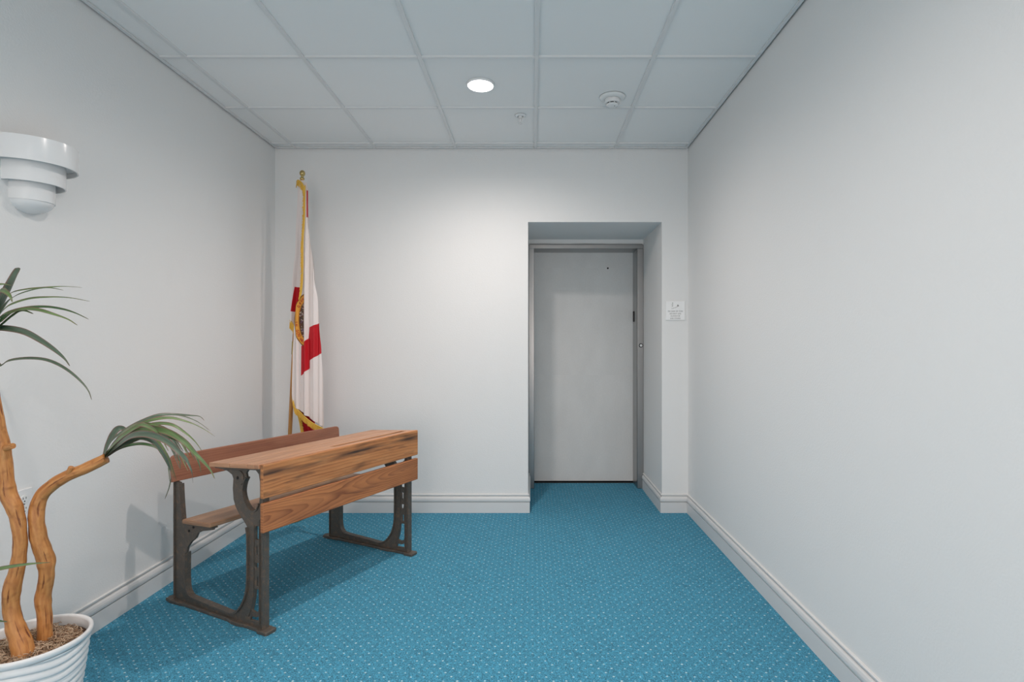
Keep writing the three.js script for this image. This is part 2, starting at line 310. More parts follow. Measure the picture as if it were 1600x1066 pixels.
// ------------------------------------------------------------------ outlet
{
  const g = group('wall_outlet'); g.position.set(LEFT, 0.672, -2.10); g.rotation.y = Math.PI / 2;
  tag(g, 'white duplex power outlet on the wall behind the plant trunks', 'outlet');
  mesh('cover_plate', rbox(-0.037, 0.037, -0.058, 0.058, 0, 0.006, 0.0025), M.white, g);
  for (const y of [-0.0195, 0.0195]) {
    const s = new THREE.Shape(); s.absarc(0, 0, 0.0172, 0, Math.PI * 2);
    const r = mesh('receptacle', new THREE.ExtrudeGeometry(s, { depth: 0.002, bevelEnabled: true, bevelSize: 0.0006, bevelThickness: 0.0006, bevelSegments: 1, curveSegments: 24 }).scale(1, 0.86, 1).translate(0, y, 0.006), M.whiteMatt, g);
    mesh('slots', merge([box(-0.0072, -0.0052, y, y + 0.0085, 0.0075, 0.0092), box(0.005, 0.007, y + 0.001, y + 0.008, 0.0075, 0.0092), new THREE.CylinderGeometry(0.0026, 0.0026, 0.0018, 14).rotateX(Math.PI / 2).translate(0, y - 0.0075, 0.0083)]), M.dark, r);
  }
  mesh('screw', new THREE.CylinderGeometry(0.0028, 0.003, 0.002, 14).rotateX(Math.PI / 2).translate(0, 0, 0.0065), M.steel, g);
}

// ------------------------------------------------------------------ school desk
function woodTex(w, h, sd, pal, o = {}) {                    // one board, 1.15 m by 0.17 m, grain along u; rings are a cut through nested cones
  const { hearts = [[0.5, -0.12]], ring = 0.011, cone = 0.09, stain = 0.4, wear = 0.3, band = null, W = 1.15, H = 0.17 } = o;
  return dataTex(w, h, (x, y) => {
    const X = x * W, Y = y * H;
    const wx = 0.05 * fbm(X * 5, Y * 20, sd, 3), wy = 0.010 * fbm(X * 4, Y * 14, sd + 3, 3) + 0.0016 * fbm(X * 22, Y * 90, sd + 5, 2);
    let q = 0; for (const [hx, hy] of hearts) q += Math.exp(-220 * Math.hypot(Y + wy - hy, cone * (X + wx - hx)));
    const g = -Math.log(q) / 220;
    const r = g / ring + 0.35 * fbm(X * 3, Y * 60, sd + 7, 2), f = r - Math.floor(r);
    const strength = 0.55 + 0.9 * fbm(Math.floor(r) * 3.7, X * 1.5, sd + 11, 2);
    const late = Math.pow(f, 2.4) * clamp((1 - f) * 9) * clamp(strength, 0.2, 1);
    const pore = fbm(X * 16, Y * 900, sd + 9, 2), fine = fbm(X * 60, Y * 2400, sd + 2, 1);
    let c = mixc(pal[0], pal[1], clamp(late * 1.05 + 0.26 * pore + 0.12 * fine + 0.16 + 0.5 * fbm(X * 2.2, Y * 16, sd + 40, 3)));
    c = mixc(c, pal[3], clamp(wear * (fbm(X * 7, Y * 42, sd + 31, 4) * 2.4)));
    let st = stain * clamp(fbm(X * 4, Y * 26, sd + 20, 4) * 2.6 - 0.12);
    if (band) st = Math.max(st, clamp(0.25 + 1.6 * fbm(X * 3.2, Y * 40, sd + 60, 4) + band[2]) * Math.exp(-(((Y - band[0] - 0.012 * fbm(X * 3, 1, sd, 2)) / band[1]) ** 2)));
    return mixc(c, pal[2], clamp(st));
  });
}
{
  const desk = group('school_desk');
  desk.position.set(-1.264, 0, -3.024); desk.rotation.y = Math.atan2(0.8965, 0.4431);      // local +x runs along the desk, +z towards its front
  tag(desk, 'antique wooden school desk with attached bench and cast iron legs', 'desk');
  const woodMat = (t, rough = 0.5, high = 0.17) => { t.repeat.set(1 / 1.15, 1 / high); return mat({ map: t, roughness: rough, bumpMap: t, bumpScale: 0.0006 }); };
  const apron = woodMat(woodTex(1536, 320, 3, [[212, 144, 90], [150, 92, 54], [62, 44, 36], [226, 174, 124]], { hearts: [[0.3, -0.16]], ring: 0.016, stain: 0.55, band: [0.112, 0.016, 0.1] }));
  const lower = woodMat(woodTex(1536, 320, 11, [[200, 130, 80], [120, 68, 42], [98, 60, 44], [212, 148, 98]], { hearts: [[-0.12, 0.062], [1.02, 0.085]], ring: 0.0105, cone: 0.11, stain: 0.3, wear: 0.15 }));
  const topW = woodMat(woodTex(1024, 256, 23, [[206, 156, 120], [166, 114, 82], [122, 82, 60], [218, 176, 142]], { hearts: [[0.6, -0.1]], ring: 0.02, stain: 0.35, wear: 0.5 }), 0.42);
  const seatW = woodMat(woodTex(1024, 256, 37, [[180, 140, 108], [134, 96, 72], [104, 76, 58], [194, 158, 128]], { hearts: [[0.4, 0.36]], ring: 0.018, H: 0.24 }), 0.42, 0.24);
  const backW = woodMat(woodTex(1024, 256, 51, [[168, 112, 86], [130, 80, 62], [98, 62, 50], [182, 128, 102]], { hearts: [[0.5, -0.3]], ring: 0.013, stain: 0.3 }), 0.5);
  const ironTex = dataTex(512, 512, (x, y) => { const r = clamp(fbm(x * 9, y * 9, 3, 4) * 2.2 - 0.05), s = fbm(x * 50, y * 50, 8, 2); return mixc([98 + 22 * s, 91 + 21 * s, 84 + 20 * s], [142, 110, 90], r * 0.75); });
  ironTex.repeat.set(4, 4);
  const iron = mat({ map: ironTex, roughness: 0.5, metalness: 0.3, bumpMap: ironTex, bumpScale: 0.0008 });
  const L0 = -0.525, L1 = 0.558;

  // boards (u along the desk, chipped edges where the photo shows them)
  const board = (name, x0, x1, y0, y1, z0, z1, m, r = 0.005, ox = 0) => mesh(name, boxUV(rbox(x0, x1, y0, y1, z0, z1, r, 3), 1, ox, -y0, 'x'), m, desk);
  board('front_board', L0, L1, 0.604, 0.757, 0.322, 0.343, apron, 0.005, 0.54).userData.label = 'upper front board with dark weathered stain';
  board('front_board', L0, L1, 0.452, 0.584, 0.322, 0.343, lower, 0.005, 0.54).userData.label = 'lower front board with bold arched grain';
  // sloping top: lid of two planks and a fixed pen rail with a groove
  const slope = Math.atan2(0.022, 0.33);
  const topBoard = (name, z0, z1, t, m, ox, oy) => {
    const g = boxUV(rbox(L0 - 0.006, L1 - 0.004, -t, 0, z0, z1, 0.004, 3), 1, ox, oy, 'x');
    g.rotateX(-slope).translate(0, 0.733, -0.028); return mesh(name, g, m, desk);
  };
  const topBoard2 = (name, x0, x1, z0, z1, m, ox, oy) => {
    const g = boxUV(rbox(x0, x1, -0.021, 0, z0, z1, 0.003, 3), 1, ox, oy, 'x');
    g.rotateX(-slope).translate(0, 0.733, -0.028); return mesh(name, g, m, desk);
  };
  topBoard('desk_plank', 0, 0.148, 0.021, topW, 0.54, 0.01);
  topBoard('desk_plank', 0.1495, 0.270, 0.021, topW, 0.55, -0.1495 + 0.03);
  topBoard2('pen_rail', L0 - 0.006, -0.06, 0.2715, 0.318, topW, 0.54, -0.2715 + 0.07);
  topBoard2('pen_rail', 0.515, L1 - 0.004, 0.2715, 0.318, topW, 0.54, -0.2715 + 0.07);
  topBoard('pen_rail', 0.3185, 0.349, 0.021, topW, 0.54, -0.3185 + 0.11);
  mesh('pen_tray', boxUV(box(-0.06, 0.515, -0.021, -0.011, 0.270, 0.3185), 1).rotateX(-slope).translate(0, 0.733, -0.028), mat({ color: new THREE.Color(0x4a3428), roughness: 0.7 }), desk).userData.label = 'dark pen groove along the top';
  // bench
  {
    const g = boxUV(rbox(L0, L1 - 0.004, -0.022, 0, 0, 0.218, 0.007, 3), 1, 0.54, 0.01, 'x'); g.rotateX(-0.05).translate(0, 0.432, -0.246);
    mesh('seat', g, seatW, desk);
    const s = new THREE.Shape(); const w = L1 - L0, h = 0.125, r = 0.022;
    s.moveTo(0, 0); s.lineTo(w, 0); s.lineTo(w, h - r); s.quadraticCurveTo(w, h, w - r, h); s.lineTo(r, h); s.quadraticCurveTo(0, h, 0, h - r); s.lineTo(0, 0);
    const b = new THREE.ExtrudeGeometry(s, { depth: 0.014, bevelEnabled: true, bevelSize: 0.003, bevelThickness: 0.003, bevelSegments: 2, curveSegments: 8 });
    b.rotateX(-0.07).translate(L0, 0.608, -0.332); mesh('backrest', boxUV(b, 1, 0.54, -0.6, 'x'), backW, desk);
  }
  // cast iron end frames; profile drawn in (z, y) of the desk
  const outline = [[-0.345, 0.012], [-0.345, 0.66], [-0.336, 0.66], [-0.336, 0.604], [-0.302, 0.600], [-0.292, 0.5], [-0.280, 0.42], [-0.272, 0.404], [-0.255, 0.4055], [-0.04, 0.416], [-0.045, 0.405], [-0.075, 0.398], [-0.126, 0.387], [-0.160, 0.372], [-0.176, 0.345], [-0.212, 0.320], [-0.240, 0.290], [-0.247, 0.262], [-0.248, 0.14], [-0.243, 0.09], [-0.228, 0.064], [-0.195, 0.050], [0.0, 0.041], [0.085, 0.037], [0.118, 0.046], [0.148, 0.066], [0.180, 0.105], [0.200, 0.15], [0.210, 0.20], [0.213, 0.30], [0.212, 0.41], [0.205, 0.455], [0.188, 0.474], [0.150, 0.507], [0.124, 0.537], [0.109, 0.570], [0.104, 0.62], [0.108, 0.665], [0.098, 0.684], [0.065, 0.698], [-0.005, 0.704], [-0.012, 0.712], [0.322, 0.734], [0.322, 0.012]];
  const oval = [[0.230, 0.722], [0.204, 0.714], [0.193, 0.700], [0.199, 0.680], [0.184, 0.655], [0.175, 0.62], [0.180, 0.59], [0.195, 0.562], [0.216, 0.541], [0.243, 0.531], [0.270, 0.543], [0.285, 0.572], [0.292, 0.61], [0.291, 0.67], [0.283, 0.705], [0.262, 0.722]];
  const holes = [oval,
    [[0.252, 0.405], [0.288, 0.405], [0.288, 0.462], [0.276, 0.472], [0.260, 0.468], [0.252, 0.45]],
    [[0.262, 0.334], [0.277, 0.334], [0.278, 0.372], [0.270, 0.381], [0.261, 0.372]],
    [[0.266, 0.266], [0.279, 0.284], [0.281, 0.304], [0.251, 0.303], [0.253, 0.284]],
    [[0.265, 0.196], [0.280, 0.196], [0.281, 0.236], [0.272, 0.246], [0.264, 0.236]],
    [[0.253, 0.184], [0.287, 0.184], [0.288, 0.105], [0.276, 0.080], [0.256, 0.074], [0.236, 0.079], [0.233, 0.092], [0.246, 0.13]],
    [[0.222, 0.034], [0.287, 0.036], [0.287, 0.066], [0.262, 0.056], [0.236, 0.056], [0.226, 0.048]]];
  const webS = shapeOf(outline); for (const h of holes) webS.holes.push(new THREE.Path(h.map(p => new THREE.Vector2(p[0], p[1]))));
  const TW = 0.012;
  const toDesk = g => { g.rotateY(-Math.PI / 2); return g; };     // shape x -> desk z, extrusion -> -x
  const web = toDesk(new THREE.ExtrudeGeometry(webS, { depth: TW - 0.004, bevelEnabled: true, bevelSize: 0.002, bevelThickness: 0.002, bevelSegments: 2, curveSegments: 4 }).translate(0, 0, -(TW - 0.004) / 2));
  const rib = (pts, w, t) => {                                // flat iron flange following the profile
    const c = new THREE.CatmullRomCurve3(pts.map(p => V3(0, p[1], p[0])), false, 'catmullrom', 0.4), n = pts.length * 5, pos = [], idx = [];
    for (let i = 0; i <= n; i++) {
      const p = c.getPoint(i / n), d = c.getTangent(i / n), nn = V3(0, -d.z, d.y).normalize();
      for (const [a, b] of [[-1, -1], [1, -1], [1, 1], [-1, 1]]) pos.push(a * w / 2, p.y + nn.y * b * t / 2, p.z + nn.z * b * t / 2);
    }
    for (let i = 0; i < n; i++) for (let k = 0; k < 4; k++) { const a = i * 4 + k, b = i * 4 + (k + 1) % 4; idx.push(a, a + 4, b, b, a + 4, b + 4); }
    idx.push(0, 1, 2, 0, 2, 3, n * 4, n * 4 + 2, n * 4 + 1, n * 4, n * 4 + 3, n * 4 + 2);
    let g = new THREE.BufferGeometry(); g.setAttribute('position', new THREE.Float32BufferAttribute(pos, 3)); g.setIndex(idx);
    return toCreasedNormals(g, 0.7);
  };
  const U = outline.slice(17, 32);
  const foot = (() => {                                       // floor rail, flared at both ends
    const s = shapeOf([[-0.385, -0.012], [-0.395, 0], [-0.385, 0.020], [-0.345, 0.026], [-0.275, 0.022], [-0.25, 0.017], [0.08, 0.016], [0.12, 0.024], [0.17, 0.024], [0.20, 0.017], [0.29, 0.017], [0.30, 0.026], [0.352, 0.026], [0.356, 0.02], [0.356, -0.02], [0.352, -0.026], [0.30, -0.026], [0.29, -0.017], [0.20, -0.017], [0.17, -0.024], [0.12, -0.024], [0.08, -0.016], [-0.25, -0.017], [-0.275, -0.022], [-0.345, -0.026], [-0.385, -0.020]]);
    const g = new THREE.ExtrudeGeometry(s, { depth: 0.010, bevelEnabled: true, bevelSize: 0.003, bevelThickness: 0.003, bevelSegments: 2 });
    g.rotateX(-Math.PI / 2);                                   // shape (x, y) -> (x, up, -y)
    g.rotateY(-Math.PI / 2); return g.translate(0, 0.003, 0);
  })();
  for (const [u, sgn] of [[-0.495, -1], [0.505, 1]]) {
    const f = group('side_frame', desk); f.position.x = u;
    mesh('web', boxUV(web.clone(), 1, u, 0, 'y'), iron, f);
    mesh('floor_rail', boxUV(foot.clone(), 1, u), iron, f);
    mesh('flange', boxUV(merge([rib(U, 0.030, 0.008), rib([[-0.341, 0.016], [-0.341, 0.3], [-0.341, 0.60]], 0.024, 0.008), rib([[0.318, 0.016], [0.318, 0.25], [0.318, 0.45], [0.318, 0.73]], 0.034, 0.008)]), 1, 0, 0, 'y'), iron, f);
    mesh('rib', boxUV(merge([rib(oval.slice(3, 12), 0.024, 0.006), rib([[-0.297, 0.596], [-0.289, 0.5], [-0.278, 0.415]], 0.024, 0.006), rib([[0.252, 0.47], [0.251, 0.35], [0.25, 0.2], [0.238, 0.11], [0.214, 0.05]], 0.02, 0.005), rib([[0.29, 0.5], [0.29, 0.3], [0.29, 0.03]], 0.02, 0.005)]), 1), iron, f);
    mesh('desk_bracket', boxUV(rbox(-0.016, 0.016, -0.006, 0.006, 0.0, 0.33, 0.003).rotateX(-slope).translate(0, 0.7095, -0.014), 1), iron, f);
    mesh('seat_bracket', boxUV(rbox(-0.016, 0.016, -0.004, 0.004, 0, 0.20, 0.003).rotateX(-0.05).translate(0, 0.4052, -0.235), 1), iron, f);
    const knuckle = mesh('knuckle', boxUV(new THREE.CylinderGeometry(0.034, 0.036, 0.020, 28).rotateZ(Math.PI / 2).translate(0, 0.674, 0.150), 1), iron, f);
    mesh('bolt', new THREE.SphereGeometry(0.007, 14, 10).scale(0.6, 1, 1).translate(-0.011, 0.674, 0.144), M.dark, knuckle);
    for (const [z, y] of [[-0.225, 0.372], [-0.19, 0.395]]) mesh('bolt', new THREE.SphereGeometry(0.006, 14, 10).scale(0.6, 1, 1).translate(-0.008, y, z), M.dark, f);
  }
}

// ------------------------------------------------------------------ flag on a stand
{
  const D = 3.86, S = D / F;
  const foot = V3(-1.812, 0, -4.0), top = at(472, 281, 3.9);
  const g = group('flag_stand'); g.position.copy(foot);
  tag(g, 'gold-fringed white flag with red bars hanging from a wooden pole in the corner', 'flag');
  const L = p => p.clone().sub(foot), px = (x, y, d = D) => L(at(x, y, d));
  const oak = mat({ map: woodTex(256, 256, 77, [[206, 150, 84], [176, 118, 58], [150, 100, 54], [216, 164, 98]], { ring: 0.02 }), roughness: 0.4 });
  mesh('base', lathe([[0, 0.0], [0.126, 0.0], [0.130, 0.006], [0.130, 0.016], [0.124, 0.022], [0.10, 0.027], [0.06, 0.036], [0.03, 0.05], [0.024, 0.06], [0.024, 0.11], [0.02, 0.115], [0, 0.115]], 56), mat({ color: new THREE.Color().setRGB(0.80, 0.60, 0.28), metalness: 0.55, roughness: 0.35 }), g);
  const a = V3(0, 0.03, 0), b = L(top), dir = b.clone().sub(a), len = dir.length(), q = new THREE.Quaternion().setFromUnitVectors(V3(0, 1, 0), dir.clone().normalize());
  const along = geo => geo.applyQuaternion(q);
  mesh('pole', along(new THREE.CylinderGeometry(0.013, 0.0145, len, 24).translate(0, len / 2, 0)).translate(a.x, a.y, a.z), oak, g);
  const ferY = 0.505 * len;
  mesh('ferrule', along(lathe([[0.014, -0.048], [0.0165, -0.046], [0.0165, 0.046], [0.014, 0.048]], 24).translate(0, ferY, 0)).translate(a.x, a.y, a.z), M.brass, g);
  mesh('finial', along(lathe([[0, 0.068], [0.008, 0.066], [0.016, 0.058], [0.0195, 0.047], [0.018, 0.036], [0.011, 0.026], [0.008, 0.02], [0.014, 0.014], [0.017, 0.008], [0.014, 0.001], [0.009, -0.01], [0.009, -0.03]], 28).translate(0, len, 0)).translate(a.x, a.y, a.z), M.brass, g);

  // dyed cloth: drawn on the cloth's own sheet, 1 unit = 1/850 of the flag's distance
  const X0 = 444, Y0 = 280, K = 5, cw = 70 * K, ch = 400 * K;
  const cv = document.createElement('canvas'); cv.width = cw; cv.height = ch; const c = cv.getContext('2d');
  c.scale(K, K); c.translate(-X0, -Y0);
  c.fillStyle = '#f1e7e4'; c.fillRect(X0, Y0, 80, 420);
  const poly = (col, pts) => { c.fillStyle = col; c.beginPath(); pts.forEach((p, i) => i ? c.lineTo(p[0], p[1]) : c.moveTo(p[0], p[1])); c.closePath(); c.fill(); };
  const RED = '#c4061c';
  poly(RED, [[459.3, 448], [467.6, 449], [466.8, 464], [473, 465.5], [480, 462], [480, 492], [464, 488], [454, 486.5]]);     // bar on the rear fold, running into the seal
  poly(RED, [[487, 512], [508, 503], [510, 549], [487.8, 563], [487.8, 575], [474, 587], [474.6, 541], [485.5, 529]]);        // bar on the front fold
  poly(RED, [[482.5, 300], [485, 300], [486, 340], [483, 342]]);
  // seal
  const sx = 481.5, sy = 501, rx = 18, ry = 41;
  c.save(); c.beginPath(); c.moveTo(455, 455); c.lineTo(480.5, 455); c.lineTo(478, 500); c.lineTo(480, 536); c.lineTo(474.6, 546); c.lineTo(455, 546); c.closePath(); c.clip();
  const ell = (col, k) => { c.fillStyle = col; c.beginPath(); c.ellipse(sx, sy, rx * k, ry * (0.25 + 0.75 * k), 0, 0, 7); c.fill(); };
  ell('#7a4a14', 1.0); ell('#e8a23a', 0.95); ell('#a8641c', 0.62); ell('#5a3a2a', 0.57);
  const blob = ['#8a6a5a', '#4a3a3a', '#c8b8a8', '#6a4a7a', '#8a3a2a', '#b0a090', '#3a3020', '#7a6a4a', '#d8ccc0', '#5a4a5a'];
  for (let i = 0; i < 90; i++) { const aa = rr(1.7, 4.6), q2 = Math.sqrt(rnd()) * 0.54; c.fillStyle = blob[i % blob.length]; c.save(); c.translate(sx + Math.cos(aa) * rx * q2, sy + Math.sin(aa) * ry * (0.9 * q2 + 0.2 * (q2 > 0.3))); c.rotate(rr(0, 3)); c.fillRect(-1.6, -0.7, rr(1.5, 3.6), rr(0.8, 1.6)); c.restore(); }
  c.fillStyle = '#b0201a'; c.font = 'bold 5.2px sans-serif'; c.textAlign = 'center'; c.textBaseline = 'middle';
  const ringText = (s, a0, st) => [...s].forEach((chr, i) => { const t = a0 + st * i; c.save(); c.translate(sx + Math.cos(t) * rx * 0.785, sy + Math.sin(t) * ry * 0.84); c.rotate(Math.atan2(Math.sin(t) * 1.2, Math.cos(t)) + Math.PI / 2); c.fillText(chr, 0, 0); c.restore(); });
  ringText('GREAT', 3.82, 0.19);
  c.save(); [...'IN GOD WE T'].forEach((chr, i) => { const t = 3.05 - 0.135 * i; c.save(); c.translate(sx + Math.cos(t) * rx * 0.785, sy + Math.sin(t) * ry * 0.84); c.rotate(t - Math.PI / 2); c.fillText(chr, 0, 0); c.restore(); }); c.restore();
  c.restore();
  const ct = new THREE.CanvasTexture(cv); ct.colorSpace = THREE.SRGBColorSpace;
  const weave = dataTex(128, 128, (x, y, i, j) => grey(110 + ((i >> 1) + (j >> 1)) % 2 * 60), false);
  const cloth = new THREE.MeshPhysicalMaterial({ map: ct, roughness: 0.62, sheen: 0.4, sheenRoughness: 0.4, side: THREE.DoubleSide });
  const lerpT = (tab, y) => { if (y <= tab[0][0]) return tab[0][1]; for (let i = 0; i + 1 < tab.length; i++) if (y <= tab[i + 1][0]) { const t = (y - tab[i][0]) / (tab[i + 1][0] - tab[i][0]), s = t * t * (3 - 2 * t); return tab[i][1] + (tab[i + 1][1] - tab[i][1]) * s; } return tab[tab.length - 1][1]; };
  // a hanging sheet: left and right edge per height, depth from its folds; closed by a rear layer so that it has body
  function sheet(left, right, yTop, yBotL, yBotR, depth, fold, nx = 36, ny = 90) {
    const pos = [], uv = [], idx = [];
    for (let layer = 0; layer < 2; layer++) for (let j = 0; j <= ny; j++) for (let i = 0; i <= nx; i++) {
      const s = i / nx, y = yTop + (yBotL + (yBotR - yBotL) * s - yTop) * j / ny, xl = lerpT(left, y), xr = lerpT(right, y), x = xl + (xr - xl) * (layer ? 0.05 + 0.88 * s : s);
      const edge = Math.sin(Math.PI * s);
      const d = depth + (layer ? 0.004 + 0.05 * edge * clamp((y - 285) / 120, 0.15, 1) : fold(s, y, x));
      const p = px(x, y, D); p.z -= d - D; pos.push(p.x, p.y, p.z); uv.push((x - X0) / 70, 1 - (y - Y0) / 400);
    }
    const N = (nx + 1) * (ny + 1);
    for (let l = 0; l < 2; l++) for (let j = 0; j < ny; j++) for (let i = 0; i < nx; i++) { const k = l * N + j * (nx + 1) + i; if (l) idx.push(k, k + 1, k + nx + 1, k + 1, k + nx + 2, k + nx + 1); else idx.push(k, k + nx + 1, k + 1, k + 1, k + nx + 1, k + nx + 2); }
    const gg = new THREE.BufferGeometry(); gg.setAttribute('position', new THREE.Float32BufferAttribute(pos, 3)); gg.setAttribute('uv', new THREE.Float32BufferAttribute(uv, 2)); gg.setIndex(idx); gg.computeVertexNormals(); return gg;
  }
  const grow = y => clamp((y - 285) / 170, 0.1, 1);
  const Lr = [[281, 465], [293, 464], [379, 461], [451, 455.6], [490, 453.4], [520, 452]], Rr = [[281, 474], [300, 482], [451, 481], [520, 484]];
  const fr = mesh('flag_cloth', sheet(Lr, Rr, 281, 503, 530, D + 0.012, (s, y) => -grow(y) * (0.012 * Math.cos(s * 9.5 + 0.4) + 0.004 * Math.cos(s * 21 + y * 0.01))), cloth, g);
  const Lf = [[287, 480], [300, 481], [347, 479.5], [444, 478.2], [456, 476.5], [466, 471.5], [480, 466], [500, 463.4], [520, 462.4], [560, 461], [614, 459.5], [645, 464.5], [675, 470]];
  const Rf = [[287, 482.5], [300, 484.2], [347, 484.2], [433, 495.5], [479, 500], [505, 502], [551, 505], [604, 508], [675, 509.5]];
  mesh('flag_cloth', sheet(Lf, Rf, 287, 634, 668, D - 0.035, (s, y, x) => -grow(y) * (0.026 * Math.exp(-(((x - 481.5) / 3.2) ** 2)) + 0.020 * Math.exp(-(((x - 493) / 4) ** 2)) + 0.012 * Math.exp(-(((x - 468) / 4) ** 2)) + 0.004 * Math.cos(x * 0.9)), 60, 110), cloth, g);
  // rear hanging end, its red bar facing forward
  const redTex = mat({ color: new THREE.Color(RED), roughness: 0.62, side: THREE.DoubleSide });
  mesh('flag_cloth', sheet([[600, 462], [640, 466], [700, 476]], [[600, 488], [640, 489], [700, 490]], 600, 690, 690, D + 0.03, (s) => -0.012 * Math.cos(s * 8), 16, 20), redTex, g);
  // fringe: a corded heading with hanging strands
  const fringeM = new THREE.MeshPhysicalMaterial({ color: new THREE.Color().setRGB(0.86, 0.52, 0.075), roughness: 0.5, sheen: 0.5, side: THREE.DoubleSide });
  const fringe = (pts, w, hang, n = 60) => {                  // pts: [x, y, depth]; strands leave along hang [dx, dy] (sheet units)
    const cur = new THREE.CatmullRomCurve3(pts.map(p => px(p[0], p[1], D).add(V3(0, 0, D - p[2])))), gs = [new THREE.TubeGeometry(cur, n, 0.0035, 6)];
    const h = V3(hang[0] * S, -hang[1] * S, 0);
    for (let i = 0; i < n * 2; i++) {
      const p = cur.getPoint((i + 0.5) / (n * 2)), e = p.clone().add(h.clone().multiplyScalar(rr(0.86, 1.08))).add(V3(rr(-0.002, 0.002), 0, rr(-0.006, 0.006)));
      gs.push(new THREE.TubeGeometry(new THREE.LineCurve3(p, e), 1, w, 4));
    }
    return merge(gs);
  };
  mesh('fringe', fringe([[465.5, 285, D - 0.02], [470, 284.5, D - 0.045], [477, 289, D - 0.065], [481.5, 296, D - 0.075], [482.5, 304, D - 0.078]], 0.002, [-1.5, 9], 26), fringeM, g);
  mesh('fringe', fringe([[483.0, 294, D - 0.07], [482.6, 347, D - 0.075], [480.8, 380, D - 0.078], [480.6, 410, D - 0.078], [479.8, 444, D - 0.078], [478.2, 456, D - 0.074], [476.5, 464, D - 0.07]], 0.0018, [-3.2, 6], 170), fringeM, g);
  mesh('fringe', fringe([[452.4, 500, D + 0.005], [456, 504, D], [460, 510, D - 0.005], [463, 515, D - 0.004]], 0.0021, [0.4, 13], 34), fringeM, g);
  mesh('fringe', fringe([[459.6, 612, D - 0.03], [461.5, 624, D - 0.035], [465.5, 636, D - 0.045], [474, 643.5, D - 0.045], [482, 650, D - 0.06], [493, 659, D - 0.056], [508.6, 668.5, D - 0.04]], 0.0018, [0.3, 9.5], 90), fringeM, g);
  mesh('fringe', fringe([[460.6, 616, D + 0.0], [463.5, 640, D], [468, 660, D], [472.5, 690, D]], 0.0018, [5, 6], 60), fringeM, g);
}

